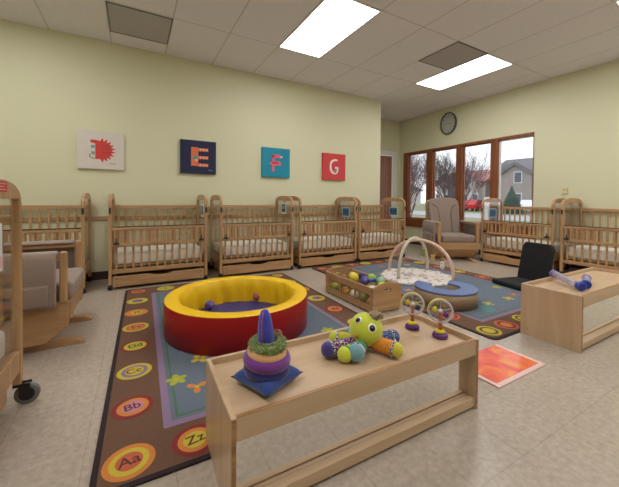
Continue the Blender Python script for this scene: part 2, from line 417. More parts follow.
# ------------------------------------------------------------------ cribs
def arch_pts(hw=.31, zb=.93, zt=1.085, zi=1.003, pw=.04):
    P = []
    N = 22
    for i in range(N+1):
        a = PI-PI*i/N
        c, s_ = math.cos(a), math.sin(a)
        P.append((hw*(abs(c)**.72)*(1 if c > 0 else -1), zb+(zt-zb)*(s_**.62 if s_ > 1e-6 else 0)))
    h2 = hw-pw
    P += [(h2, zb), (h2, zi-.012), (h2-.012, zi), (-h2+.012, zi), (-h2, zi-.012), (-h2, zb)]
    return P
def make_crib(L=1.04, Dp=.60, big=False):
    t = empty('crib')
    hw = Dp/2
    zc = .105 if big else .06
    for s in (-1, 1):
        x = s*(L/2-.016)
        mb = MB()
        mb.box(x-.016, -hw, zc, x+.016, -hw+.04, .935).box(x-.016, hw-.04, zc, x+.016, hw, .935)
        mb.prism(arch_pts(hw, .93, 1.085 if big else 1.066, 1.003 if big else .995), x-.016, x+.016, 'x')
        mb.box(x-.012, -hw+.04, .17, x+.012, hw-.04, .275)
        e = mb.build('end_panel', W[2], t, bevel=.004)
        MB().box(x-.003, -hw+.04, .275, x+.003, hw-.04, 1.004).build('clear_panel', M_clear, e)
        for yy in (-hw+.02, hw-.02):
            c = empty('caster', (x, yy, 0)); c.parent = t
            R_ = .050 if big else .026
            ox = .035 if big else .0
            MB().box(-.016, -.018, zc-.012, .016, .018, zc+.004).box(-.014+ox*.6, -.020, R_*.9, .014+ox, -.014, zc).box(-.014+ox*.6, .014, R_*.9, .014+ox, .020, zc).build('fork', M_black, c)
            wmb = MB().at(T(ox, 0, R_)@Rm(PI/2, 'X'))
            wmb.mat(0).lathe([(R_*.62, -.011), (R_*.92, -.012), (R_, -.006), (R_, .006), (R_*.92, .012), (R_*.62, .011)], 24)
            wmb.mat(1).lathe([(R_*.62, -.0125), (R_*.62, .0125)], 18, False)
            wmb.build('wheel', [M_grey if big else M_black, M_black], c)
    x0, x1 = -L/2+.034, L/2-.034
    def slats(mb, y, z0, z1, n, w_=.011, th=.006):
        for k in range(n):
            x = x0+(x1-x0)*(k+.5)/n
            mb.box(x-w_, y-th, z0, x+w_, y+th, z1)
    # back side
    mb = MB().box(x0, hw-.035, .878, x1, hw-.013, .922).box(x0, hw-.035, .18, x1, hw-.013, .226); slats(mb, hw-.024, .226, .878, 12)
    mb.build('back_side', W[0], t, bevel=.003)
    # fixed front side
    yf = -hw+.028
    mb = MB().box(x0, yf-.01, .650, x1, yf+.01, .688).box(x0, yf-.011, .178, x1, yf+.011, .226); slats(mb, yf, .226, .650, 12)
    f = mb.build('front_side', W[0], t, bevel=.003)
    MB().box(x0, yf-.012, .688, x1, yf+.012, .697).build('rail_cover', C('dark_strip', 40, 48, 42, .4), f)
    # folded gate
    yg = -hw+.006
    mb = MB().box(x0, yg-.009, .655, x1, yg+.009, .684).box(x0, yg-.009, .480, x1, yg+.009, .515); slats(mb, yg, .515, .655, 16, .012)
    g = mb.build('folding_gate', W[0], t, bevel=.003)
    for s in (-1, 1):
        x = s*(L/2-.075)
        MB().box(x-.028, yg-.022, .500, x+.028, yg-.009, .523).box(x-.006, yg-.022, .523, x+.006, yg-.012, .565).build('latch', M_black, g, bevel=.003)
        xx = s*(L/2-.016)
        MB().box(xx-.010, -hw-.004, .84, xx+.010, -hw+.002, .905).build('hinge_plate', M_black, t)
    MB().box(x0, -hw+.045, .245, x1, hw-.04, .262).build('mattress_support', W[0], t)
    # drawer
    dmb = MB(); n = 10
    xs0, xs1 = x0+.004, x1-.004
    pts = [(xs0, .035), (xs1, .035), (xs1, .150), (.12, .150)]+[(.12-.24*i/n, .150-.022*math.sin(PI*i/n)**.5) for i in range(1, n)]+[(-.12, .150), (xs0, .150)]
    dmb.prism(pts, -hw+.006, -hw+.022)
    dmb.box(xs0+.01, -hw+.022, .04, xs0+.022, hw-.05, .135).box(xs1-.022, -hw+.022, .04, xs1-.01, hw-.05, .135).box(xs0+.022, -hw+.022, .04, xs1-.022, hw-.05, .05).box(xs0+.022, hw-.062, .05, xs1-.022, hw-.05, .135)
    dr = dmb.build('drawer', W[0], t, bevel=.002)
    for xx in (xs0+.04, xs1-.04):
        for zz in (.065, .12):
            MB().at(T(xx, -hw+.005, zz)@Rm(PI/2, 'X')).lathe([(0, -.002), (.006, -.001), (.006, .002), (0, .003)], 10).build('screw', M_black, dr)
    return t
def make_mattress(L=1.04, Dp=.60):
    o = MB().box(-L/2+.045, -Dp/2+.05, .263, L/2-.045, Dp/2-.045, .40).build('crib_mattress', M_sheet, bevel=.03, seg=4); return soften(o)
def card(crib, side, y, z, kind, L=1.04):
    c = MB()
    x = side*(L/2-.016)
    w_, h_ = .10, .075
    if kind == 'blue':
        c.mat(0).box(x-.006, y-w_, z-h_, x-.003, y+w_, z+h_)
        c.mat(1).box(x-.0075, y-w_+.008, z-h_+.008, x-.006, y+w_-.008, z+h_-.008)
        c.mat(2)
        for k in range(3): c.box(x-.009, y-.075+k*.052, z-.045, x-.0075, y-.038+k*.052, z+.045)
        c.mat(0).box(x+.003, y-w_, z-h_, x+.006, y+w_, z+h_)
        c.mat(1).box(x+.006, y-w_+.008, z-h_+.008, x+.0075, y+w_-.008, z+h_-.008).mat(2)
        for k in range(3): c.box(x+.0075, y-.075+k*.052, z-.045, x+.009, y-.038+k*.052, z+.045)
    else:
        c.mat(0).box(x-.006, y-.075, z-.085, x-.003, y+.075, z+.085).mat(2).box(x-.0075, y-.055, z-.055, x-.006, y+.055, z+.06).mat(3).box(x-.009, y-.03, z-.01, x-.0075, y+.03, z+.04)
    return c.build('name_card', [M_card, M_cardb, M_cardd, C('card_grey', 150, 160, 170)], crib)
G_CRIB = 'wooden cribs lined up along the walls'
crib0 = make_crib(); matt0 = make_mattress()
spots = [
 (-.968, 4.30, 0, 'wooden crib standing behind the left rocking chair at the back wall', None, ()),
 (.28, 4.30, 0, 'wooden crib below the red and navy pictures, left of the yellow pool', 'gap', ((1, -.07, .86),)),
 (1.475, 4.30, 0, 'wooden crib behind the yellow rimmed pool, below the teal picture', 'gap', ((1, .0, .88),)),
 (2.615, 4.30, 0, 'wooden crib below the red picture, with a blue card on its end', 'blue', ((1, -.02, .81),)),
 (3.70, 4.30, 0, 'wooden crib at the right end of the back wall, beside the far door', 'blue', ((1, -.02, .81),)),
 (5.385, 2.63, -PI/2, 'wooden crib under the rightmost window, right of the rocking chair', 'blue', ((-1, .0, .81),)),
 (5.385, 1.51, -PI/2, 'wooden crib on the window wall behind the right shelf, cut by the picture edge', None, ()),
]
mlab = ['white mattress in the crib behind the left rocking chair', 'white mattress in the crib below the navy picture', 'white mattress in the crib behind the yellow pool',
        'white mattress in the crib below the red picture', 'white mattress in the crib beside the far door', 'white mattress in the crib under the window', 'white mattress in the crib cut by the right picture edge']
for i, (x, y, rz, lab, kind, cards) in enumerate(spots):
    c = crib0 if i == 0 else copy_tree(crib0)
    c.location = (x, y, 0); c.rotation_euler = (0, 0, rz); tag(c, lab, 'crib', G_CRIB)
    if i == 6:
        for ch in [q for q in c.children if q.name.startswith('drawer')]:
            for k in list(ch.children): D.objects.remove(k)
            D.objects.remove(ch)
    m_ = matt0 if i == 0 else matt0.copy()
    if i: COL.objects.link(m_)
    m_.location = (x, y, 0); m_.rotation_euler = (0, 0, rz); tag(m_, mlab[i], 'mattress', 'white mattresses in the cribs')
# cards added after copying so the copies do not inherit them
cribs = [o for o in COL.objects if o.name.startswith('crib') and 'mattress' not in o.name and o.parent is None and o.type == 'EMPTY']
for o in cribs:
    for (x, y, rz, lab, kind, cards) in spots:
        if o['label'] == lab:
            for s, cy_, cz in cards: card(o, s, cy_, cz, kind)
# near left crib seen end-on
cl = make_crib(1.04, .62, True); cl.location = (-.995, 1.71, 0); tag(cl, 'wooden crib at the left picture edge, seen end-on with a large grey caster', 'crib', G_CRIB)
ml = matt0.copy(); COL.objects.link(ml); ml.location = (-.995, 1.71, 0); tag(ml, 'white mattress in the near crib at the left picture edge', 'mattress', 'white mattresses in the cribs')
sx = .521
mb = MB().mat(0).box(sx-.002, -.045, 1.032, sx+.0015, .095, 1.076).mat(1)
for k in range(3): mb.box(sx+.0015, -.035, 1.041+k*.012, sx+.0022, .080-.02*(k % 2), 1.0435+k*.012)
mb.build('red_label', [C('sticker_red', 196, 52, 44), M_card], cl)
mb = MB().box(.508, -.14, .70, .511, .075, .90); mb.mat(1).box(.511, -.12, .715, .512, .06, .76).mat(2)
for k in range(5): mb.box(.511, -.12, .79+k*.02, .512, .05, .795+k*.02)
mb.build('paper_sheet', [M_card, C('paper_pink', 226, 170, 190), C('paper_ink', 150, 160, 175)], cl)
for k, zz in enumerate((.94, .86, .78, .60, .45, .33)):
    MB().at(T(.505, .3105, zz)@Rm(PI/2, 'X')).lathe([(0, -.003), (.008, -.002), (.008, .001)], 10).build('bolt', M_black, cl)

# ------------------------------------------------------------------ gliders
def make_glider():
    t = empty('rocking_chair')
    # base: trapezoid sides, front and back boards
    side = [(-.33, .30), (.30, .30), (.20, .07), (-.20, .07)]
    for s in (-1, 1):
        MB().prism([(-.34, .16), (-.34, .32), (.32, .32), (.30, .16), (.18, .06), (-.22, .06)], s*.34-.014, s*.34+.014, 'x').build('side_board', W[1], t, bevel=.004)
        # arm post, arm rail
        MB().box(s*.345-.03, -.335, .32, s*.345+.03, -.295, .655).build('arm_post', W[2], t, bevel=.012)
        MB().box(s*.345-.03, -.295, .60, s*.345+.03, .28, .63).build('arm_rail', W[1], t, bevel=.004)
        MB().box(s*.345-.02, .24, .32, s*.345+.02, .28, .60).build('rear_post', W[2], t, bevel=.004)
        # draped arm cushion: closed outline around the rail
        o = s
        pts = [(-.05, .635), (-.045, .65), (0, .662), (.06, .655), (.085, .62), (.09, .50), (.085, .34), (.07, .30), (.045, .31), (.042, .50), (.036, .632), (-.03, .632)]
        mbx = MB(); mbx.prism([(o*(.345+px), pz) for px, pz in pts], -.285, .24, 'y')
        mbx.prism([(o*(.345+.085), .46), (o*(.345+.105), .45), (o*(.345+.11), .33), (o*(.345+.085), .32)], -.25, .12, 'y')
        ac = mbx.build('arm_cushion', M_taupe, t, bevel=.012, seg=3); soften(ac)
        # foot runner
        MB().prism([(-.42, 0), (.38, 0), (.38, .03), (.30, .045), (-.30, .045), (-.38, .035), (-.42, .012)], s*.25-.03, s*.25+.03, 'x').build('foot', W[1], t, bevel=.004)
        MB().box(s*.25-.012, -.16, .045, s*.25+.012, .16, .10).build('rocker_link', M_black, t)
    MB().prism([(-.35, .20), (-.35, .32), (-.33, .32), (-.33, .20)], -.326, .326, 'x').build('front_board', W[0], t, bevel=.004)
    MB().prism([(-.345, .20), (-.325, .20), (-.20, .07), (-.22, .06)], -.326, .326, 'x').build('lower_board', W[0], t, bevel=.002)
    MB().box(-.326, .27, .20, .326, .29, .60).build('back_board', W[0], t)
    MB().box(-.326, -.33, .30, .326, .27, .318).build('seat_board', W[0], t)
    MB().box(-.30, -.36, .318, .30, .24, .440).build('seat_cushion', M_taupe, t, bevel=.035, seg=4)
    for o in t.children:
        if o.name.startswith('seat_cushion'): soften(o)
    # back, reclined
    Mb = T(0, .17, .40)@Rm(-.24, 'X')
    def bp(hw, h, k=1.0):
        return [(-hw*.93, 0), (hw*.93, 0), (hw, h*.75), (hw*.97, h*.9), (hw*.8, h*.965), (hw*.4, h*.99), (0, h), (-hw*.4, h*.99), (-hw*.8, h*.965), (-hw*.97, h*.9), (-hw, h*.75)]
    MB().at(Mb).prism(bp(.325, .69), .075, .10).build('back_frame', W[2], t, bevel=.006)
    bc_ = MB().at(Mb).prism(bp(.30, .69), -.05, .073).build('back_cushion', M_taupe, t, bevel=.035, seg=4); soften(bc_)
    pm = MB().at(Mb)
    for s in (-1, 1):
        pm.tube([(s*.25, -.052, .55), (s*.19, -.054, .53), (s*.14, -.054, .49), (s*.115, -.054, .40), (s*.11, -.054, .05)], .006, 6)
    pm.build('cushion_piping', M_taupe2, bc_)
    return t
g0 = make_glider(); g0.scale = (.93, 1, 1); g0.location = (4.89, 3.595, 0); g0.rotation_euler = (0, 0, -math.radians(29.4)); tag(g0, 'taupe cushioned wooden rocking chair in front of the window', 'rocking chair', 'taupe rocking chairs')
g1 = copy_tree(g0); g1.location = (-.72, 2.91, 0); g1.rotation_euler = (0, 0, PI/2); tag(g1, 'taupe cushioned wooden rocking chair at the left, seen from its side', 'rocking chair', 'taupe rocking chairs')

# ------------------------------------------------------------------ rugs
RC = {'brown': C('rug_brown', 104, 74, 56, .95, scale=160, noise=.22, bump=.5), 'edge': C('rug_binding', 40, 26, 30, .9), 'blue': C('rug_blue', 98, 110, 124, .95, scale=160, noise=.15, bump=.5),
      'lav': C('rug_lavender', 134, 112, 140, .95), 'green': C('rug_green', 78, 108, 82, .95), 'yel': C('rug_yellow', 190, 172, 56, .95), 'org': C('rug_orange', 198, 124, 58, .95),
      'red': C('rug_red', 128, 44, 42, .95), 'coral': C('rug_coral', 186, 94, 68, .95), 'dark': C('rug_ink', 92, 52, 34, .95), 'teal': C('rug_teal', 86, 128, 128, .95), 'pink': C('rug_pink', 186, 120, 140, .95),
      'lime': C('rug_lime', 160, 166, 62, .95)}
RK = list(RC)
def rug(x0, y0, w_, l_, rz, label, letters=True, seed=1, name='alphabet_rug'):
    rnd = random.Random(seed)
    mb = MB(); z = .008
    def K(c): mb.mat(RK.index(c))
    def rect(xa, ya, xb, yb, r=.0, zz=None):
        p = []
        for cx_, cy_, a0 in ((xb-r, yb-r, 0), (xa+r, yb-r, PI/2), (xa+r, ya+r, PI), (xb-r, ya+r, 1.5*PI)):
            for i in range(7): a = a0+PI/2*i/6; p.append((cx_+r*math.cos(a), cy_+r*math.sin(a)))
        return p
    K('edge'); mb.prism(rect(0, 0, w_, l_, .05), 0, z, 'z')
    lev = [z]
    def layer(c, p, dz=.0003):
        K(c); lev[0] += 0; mb.prism(p, z-.001, z+dz, 'z')
    b = .022
    layer('brown', rect(b, b, w_-b, l_-b, .04))
    i0 = .245
    layer('lav', rect(i0, i0, w_-i0, l_-i0, .01), .0006)
    layer('blue', rect(i0+.035, i0+.035, w_-i0-.035, l_-i0-.035, .01), .0009)
    g = i0+.055
    layer('green', rect(g, g, w_-g, l_-g, .01), .0012); g += .012
    layer('blue', rect(g, g, w_-g, l_-g, .01), .0015)
    m_ = .12; nx, ny = 7, 8
    pos = [(m_, m_+(l_-2*m_)*k/(ny-1)) for k in range(ny)]+[(m_+(w_-2*m_)*k/(nx-1), l_-m_) for k in range(1, nx-1)]
    pos += [(w_-m_, l_-m_-(l_-2*m_)*k/(ny-1)) for k in range(ny)]+[(w_-m_-.03-(w_-2*m_)*k/(nx-1), m_) for k in range(1, nx-1)]
    sch = [('org', 'yel', 'coral'), ('red', 'org', 'pink'), ('yel', 'lav', 'yel'), ('red', 'yel', 'lime'), ('yel', 'coral', 'org'), ('org', 'org', 'yel'), ('yel', 'yel', 'lav'), ('red', 'org', 'coral'),
           ('yel', 'lime', 'yel'), ('coral', 'yel', 'org')]
    for k, (px, py) in enumerate(pos):
        s3 = sch[k % 10] if k < 25 else ('red', 'org', 'yel')
        if name != 'alphabet_rug': s3 = [('yel', 'brown', 'yel'), ('coral', 'red', 'org'), ('yel', 'yel', 'lime'), ('red', 'coral', 'org')][k % 4]
        R_ = .090
        for q, (c, r_) in enumerate(zip(s3, (R_, R_*.76, R_*.52))):
            K(c); disc(mb, px+.004*math.sin(k), py, z+.0018+q*.0003, r_, 30, 1, .98)
        if letters:
            K('dark'); ch = chr(65+min(k, 25))
            text_into(mb, ch+ch.lower() if k != 25 else 'Zz', .070, T(px, py, z+.0027)@Matrix.Rotation(.15, 4, 'Z'), .0001, .001)
    # field motifs: flowers, leaves, butterflies
    spots_ = [(.33, .62, 'lime', 5), (.42, .50, 'org', 3), (.48, .80, 'yel', 4), (.60, .42, 'teal', 0), (1.42, .80, 'lime', 5), (1.30, .55, 'coral', 4), (.45, 2.2, 'lime', 5), (1.40, 1.5, 'teal', 0),
              (1.1, .5, 'yel', 4), (.9, .75, 'teal', 0), (1.45, 2.2, 'yel', 5), (.4, 1.2, 'pink', 4), (1.0, 2.3, 'coral', 4), (.75, .5, 'lime', 4), (1.2, 1.0, 'pink', 5), (.62, 1.0, 'teal', 0)]
    for (fx, fy, c, n_) in spots_:
        if fx > w_-.35 or fy > l_-.35: continue
        K(c)
        if n_ == 0:
            disc(mb, fx, fy, z+.0018, .10, 9, 1, .7, rnd.random()*3); continue
        for q in range(n_):
            a = 2*PI*q/n_+.4; disc(mb, fx+.032*math.cos(a), fy+.032*math.sin(a), z+.0018+.00003*q, .026, 14, 1, .7, a)
        K('yel' if c != 'yel' else 'coral'); disc(mb, fx, fy, z+.0022, .012, 12)
    o = mb.build(name, [RC[k] for k in RK], loc=(x0, y0, 0)); o.rotation_euler = (0, 0, rz)
    return tag(o, label, 'rug')
rug(-.138, 1.235, 1.85, 2.70, math.radians(-1.3), 'brown bordered alphabet rug with letter circles under the yellow pool')
rug(2.275, 1.285, 1.87, 2.70, 0, 'brown and blue rug with yellow ring border under the play gym', False, 4, 'circle_border_rug')
# liquid tile
def swirl():
    m, n, l, b = nm('orange_swirl')
    tc = n.new('ShaderNodeTexCoord'); no = n.new('ShaderNodeTexNoise'); no.inputs['Scale'].default_value = 3.2; no.inputs['Distortion'].default_value = 2.2; no.inputs['Detail'].default_value = 3
    l.new(tc.outputs['Object'], no.inputs['Vector']); rp = n.new('ShaderNodeValToRGB')
    e = rp.color_ramp.elements; e[0].position = .3; e[0].color = rgb(214, 58, 78); e[1].position = .72; e[1].color = rgb(238, 176, 60)
    k = rp.color_ramp.elements.new(.5); k.color = rgb(240, 112, 72)
    l.new(no.outputs['Fac'], rp.inputs[0]); l.new(rp.outputs[0], b.inputs['Base Color']); b.inputs['Roughness'].default_value = .2
    return m
mb = MB().mat(0).box(0, 0, 0, .505, .30, .007).mat(1).box(.028, .028, .007, .477, .30, .0085)
o = mb.build('floor_tile_toy', [C('tile_border', 232, 196, 190, .4), swirl()], loc=(1.715, .945, 0)); tag(o, 'orange and pink swirled sensory floor mat with pale border beside the near table', 'mat')

# ------------------------------------------------------------------ ball pool
px, py, pr, ph = .74, 2.465, .553, .25
t = empty('ball_pool', (px, py, .0108)); tag(t, 'round soft play pool with red wall and yellow rim on the alphabet rug', 'ball pool')
ri = .446
MB().lathe([(pr-.01, 0), (pr, .006), (pr, ph-.012), (pr-.004, ph-.004)], 96, close=False).build('outer_wall', M_red, t)
m_, n_, l_, b_ = nm('yellow_folds'); b_.inputs['Base Color'].default_value = rgb(228, 180, 14); b_.inputs['Roughness'].default_value = .42
mb = MB(); N = 144
prof = [(pr-.004, ph-.004), (pr-.012, ph), (ri+.012, ph), (ri, ph-.010), (ri-.006, ph-.10), (ri-.004, .030)]
rings = []
for k, (r_, z_) in enumerate(prof):
    rg = []
    for i in range(N):
        a = 2*PI*i/N; f = 0
        if k >= 3: f = (.010*math.sin(i*.95+k*1.1)+.007*math.sin(i*.53+1.7*k))*(1 if k > 3 else .4)
        rg.append(mb.bm.verts.new(((r_+f)*math.cos(a), (r_+f)*math.sin(a), z_)))
    rings.append(rg)
for A, B in zip(rings, rings[1:]):
    for i in range(N):
        f = mb.bm.faces.new((A[i], A[(i+1) % N], B[(i+1) % N], B[i])); f.smooth = True
mb.build('rim', M_yel, t)
MB().lathe([(ri+.02, 0), (ri+.02, .028), (ri-.02, .034), (0, .034)], 72).build('floor_pad', M_blu, t)
def mball(x, y, z, r, c1, c2, name, label, group=None):
    m, n, l, b = nm('ball_'+name)
    tc = n.new('ShaderNodeTexCoord'); vo = n.new('ShaderNodeTexNoise'); vo.inputs['Scale'].default_value = 22
    l.new(tc.outputs['Object'], vo.inputs['Vector']); rp = n.new('ShaderNodeValToRGB'); rp.color_ramp.interpolation = 'CONSTANT'
    rp.color_ramp.elements[0].color = c1; rp.color_ramp.elements[1].position = .52; rp.color_ramp.elements[1].color = c2
    l.new(vo.outputs['Fac'], rp.inputs[0]); l.new(rp.outputs[0], b.inputs['Base Color']); b.inputs['Roughness'].default_value = .35
    o = MB().ball((0, 0, 0), r, 24, 14).build(name, m, loc=(x, y, z)); return tag(o, label, 'ball', group)
mball(.575, 2.775, .0455+.041, .041, rgb(70, 60, 140), rgb(120, 84, 150), 'toy_ball', 'purple and blue ball lying in the pool on the left', 'balls in the pool')
mball(1.025, 2.82, .0455+.041, .041, rgb(176, 74, 92), rgb(120, 100, 90), 'toy_ball', 'pink and brown ball lying in the pool on the right', 'balls in the pool')

# ------------------------------------------------------------------ low shelf tables with mirror fronts
def low_table(x0, y0, L, Dp, H, label, screws=False, open_z=(.055, .265)):
    t = empty('mirror_table', (x0, y0, 0)); tag(t, label, 'table', 'low birch tables with tray tops')
    th = .018
    z0, z1 = open_z
    zt = H-.026
    for s, xa in (('a', 0), ('b', L-th)):
        e = MB().box(xa, 0, 0, xa+th, Dp, H).build('end_panel', PLY[2], t, bevel=.003)
        # plywood edge banding on the front
        MB().box(xa+.002, -.0012, .002, xa+th-.002, .0005, H-.003).build('plywood_edge', M_edge, e)
        if screws:
            xx = xa-.001 if s == 'a' else xa+th+.001
            for yy in (.05, Dp-.05):
                MB().at(T(xx, yy, .05)@Rm(PI/2, 'Y')).lathe([(0, -.001), (.005, -.0005), (.005, .001)], 10).build('screw', M_steel, e)
            for zz in (H-.06, H-.085):
                MB().at(T(xa+.009, -.0015, zz)@Rm(PI/2, 'X')).lathe([(0, -.001), (.003, -.0005), (.003, .001)], 8).build('screw', M_black, e)
    MB().box(th, .002, z1, L-th, .018, H-.003).build('front_apron', PLY[0], t, bevel=.002)
    MB().box(th, .0025, H-.0029, L-th, .0175, H-.0008).build('apron_edge', M_edge, t)
    MB().box(th, Dp-.018, .015, L-th, Dp, H).build('back_board', PLY[0], t, bevel=.002)
    MB().box(th, .018, zt-.015, L-th, Dp-.018, zt).build('tray_bottom', PLY[0], t)
    MB().box(th, .006, .012, L-th, .030, z0).box(th, .030, z0-.022, L-th, .046, z0-.006).build('bottom_rail', PLY[0], t, bevel=.002)
    MB().box(th, .046, .02, L-th, .050, z1+.03).build('mirror', M_mirror, t)
    return t, zt
TX, TY = .256, .926
t1, zt1 = low_table(TX, TY, 1.205, .412, .342, 'long low birch table in the foreground carrying the plush toys')
t1.rotation_euler = (0, 0, math.radians(-1.0))
t2, zt2 = low_table(2.60, .906, 1.28, .377, .382, 'low birch table at the right edge carrying the tube shakers', True, (.055, .30))

# ------------------------------------------------------------------ stacker
S = zt1
st = empty('stacking_toy', (.443, 1.100, S), .40); tag(st, 'plush stacking ring tower with blue cone on the near table', 'stacking toy')
fb = lambda n, r, g, b: C(n, r, g, b, .95, scale=120, bump=.5, noise=.12, sheen=.4)
N = 16; mb = MB()
def pillow(mb, a, h, z0):
    n = 14; g = {}
    for sgn in (1, -1):
        for i in range(n+1):
            for j in range(n+1):
                u, v = -1+2*i/n, -1+2*j/n
                if sgn < 0 and (i in (0, n) or j in (0, n)): g[(sgn, i, j)] = g[(1, i, j)]; continue
                k = 1-.09*(1-abs(u)**2)*abs(v)**3; k2 = 1-.09*(1-abs(v)**2)*abs(u)**3
                b_ = ((1-u**4)*(1-v**4))**.5
                g[(sgn, i, j)] = mb.bm.verts.new((u*a*k2, v*a*k, z0+h/2+sgn*b_*h/2*(1 if sgn > 0 else .98)))
        for i in range(n):
            for j in range(n):
                f = mb.bm.faces.new([g[(sgn, i, j)], g[(sgn, i+1, j)], g[(sgn, i+1, j+1)], g[(sgn, i, j+1)]]); f.smooth = True; f.material_index = mb.mi
pillow(mb, .098, .056, .001)
mb.build('base_cushion', fb('plush_blue', 40, 66, 138), st)
for nme, R_, r_, z_, c, tl in (('lower_ring', .063, .025, .060, (34, 36, 108), .08), ('middle_ring', .066, .024, .095, (108, 48, 132), .10), ('tan_ring', .058, .017, .122, (214, 164, 112), .12)):
    MB().at(T(-.003, 0, z_)@Rm(tl, 'X')).torus(R_, r_, 40, 14).ball((0, 0, 0), (R_, R_, r_*.6)).build(nme, fb('plush_'+nme, *c), st)
def fuzzy(mb, pts_fn, count, r, ln, seed):
    rnd = random.Random(seed)
    for _ in range(count):
        p, nrm = pts_fn(rnd); d_ = (nrm+Vector((rnd.uniform(-.5, .5), rnd.uniform(-.5, .5), rnd.uniform(-.5, .5)))).normalized()
        mb.tube([p, p+d_*ln], [r, r*.4], 4)
def ring_pt(R_, r_, z_):
    def f(rnd):
        a, b = rnd.random()*2*PI, rnd.random()*2*PI
        nrm = Vector((math.cos(a)*math.cos(b), math.sin(a)*math.cos(b), math.sin(b)))
        return Vector((R_*math.cos(a), R_*math.sin(a), z_))+nrm*r_*.85, nrm
    return f
mb = MB().at(Matrix.Identity(4)); mb.torus(.052, .015, 36, 10, .146); fuzzy(mb, ring_pt(.052, .017, .146), 1000, .0024, .010, 3)
mb.mat(1)
fuzzy(mb, lambda r_: (lambda a: (Vector((.052, .012, .152))+Vector((math.cos(a)*.016, math.sin(a)*.02, r_.uniform(-.01, .02))), Vector((math.cos(a), math.sin(a), r_.uniform(-1, 1)))))(r_.random()*2*PI), 260, .0024, .011, 5)
mb.build('fluffy_ring', [fb('plush_green', 130, 148, 84), fb('plush_brown', 150, 108, 72)], st)
MB().at(T(-.004, .004, .130)@Rm(-.06, 'Y')).lathe([(.032, 0), (.032, .03), (.028, .085), (.022, .125), (.013, .146), (0, .152)], 28).build('cone', fb('plush_cone', 58, 62, 170), st)
MB().at(T(-.004, .004, .130)@Rm(-.06, 'Y')).tube([(-.031, -.012, .01), (-.0285, -.011, .06), (-.024, -.008, .110), (-.012, -.006, .146)], .003, 6).build('cone_seam', fb('plush_pinkseam', 150, 70, 140), st)

# ------------------------------------------------------------------ octopus
oc = empty('plush_octopus', (.945, 1.13, S)); tag(oc, 'yellow-green plush octopus with big eyes and patterned legs on the near table', 'plush toy')
hr = .078; hc_ = Vector((0, .0, .093))
m_, n_, l_, b_ = nm('plush_lime'); b_.inputs['Base Color'].default_value = rgb(196, 206, 58); b_.inputs['Roughness'].default_value = .9; b_.inputs['Sheen Weight'].default_value = .4
M_lime = m_
hd = MB().ball(hc_, (hr, hr, hr*.95), 36, 22).build('head', M_lime, oc)
def spotted(name, base, spot, scale=90, thr=.55, vor=False):
    m, n, l, b = nm(name); tc = n.new('ShaderNodeTexCoord'); v = n.new('ShaderNodeTexNoise'); v.inputs['Scale'].default_value = scale; v.inputs['Detail'].default_value = 1
    l.new(tc.outputs['Object'], v.inputs['Vector']); rp = n.new('ShaderNodeValToRGB'); rp.color_ramp.interpolation = 'CONSTANT'
    rp.color_ramp.elements[0].color = base; rp.color_ramp.elements[1].position = thr; rp.color_ramp.elements[1].color = spot
    l.new(v.outputs['Fac'], rp.inputs[0]); l.new(rp.outputs[0], b.inputs['Base Color']); b.inputs['Roughness'].default_value = .9
    return m
camdir = Vector((-.945, -1.13, 1.01-S-.09)).normalized()
rv = Vector((.767, -.641, 0)).normalized(); uv = rv.cross(-camdir)*-1
uv = camdir.cross(rv); uv = -uv if uv.z < 0 else uv
for ex, ez, sc in ((-.034, .022, 1.1), (.024, -.008, 1.3)):
    d_ = (camdir*.060+rv*ex*1.0+uv*(ez+.012)); d_.normalize()
    q = d_.to_track_quat('Z', 'Y').to_matrix().to_4x4()
    e = MB().at(Matrix.Translation(hc_+d_*(hr-.0035))@q).lathe([(0.0155*sc, 0), (.014*sc, .003), (.008, .0055), (0, .006)], 24).build('eye', C('eye_white', 240, 240, 232, .3), hd)
    MB().at(Matrix.Translation(hc_+d_*(hr+.0005)+rv*-.001)@q).lathe([(0.0108*sc, .001), (.009*sc, .0045), (0, .0058)], 20).build('pupil', C('pupil_black', 28, 20, 26, .15), e)
    MB().at(Matrix.Translation(hc_+d_*(hr+.006)+rv*-.004+uv*.004)@q).lathe([(0.0028, 0), (0, .0012)], 10).build('eye_glint', M_white, e)
d_ = (camdir*.06+rv*-.045+uv*-.035).normalized()
MB().ball(hc_+d_*hr, (.010, .010, .008)).build('mouth', C('plush_orange', 214, 130, 48, .9), hd)
mb = MB()
tp = hc_+Vector((rv.x*.042, rv.y*.042, .064))
mb.torus(.02, .006, 16, 6); 
mb.bm.clear()
fuzzy(mb, lambda r_: (tp+Vector((r_.uniform(-.026, .026), r_.uniform(-.026, .026), r_.uniform(-.012, .006))), Vector((r_.uniform(-.6, .6), r_.uniform(-.6, .6), 1)).normalized()), 420, .0026, .016, 9)
mb.build('hair_tuft', fb('plush_tuft', 168, 148, 124), hd)
Lm = {'org': spotted('leg_orange', rgb(226, 150, 58), rgb(214, 120, 40), 160), 'yel': fb('leg_yellow', 204, 196, 60), 'bluep': spotted('leg_blue', rgb(60, 76, 140), rgb(140, 160, 196), 150, .6),
      'pur': spotted('leg_purple', rgb(96, 44, 92), rgb(226, 214, 224), 170, .58), 'purb': fb('leg_indigo', 66, 56, 128), 'teal': fb('leg_teal', 112, 160, 172), 'grn': fb('leg_green', 40, 130, 84),
      'lime': M_lime, 'bw': spotted('leg_checks', rgb(30, 26, 40), rgb(226, 222, 226), 190, .5)}
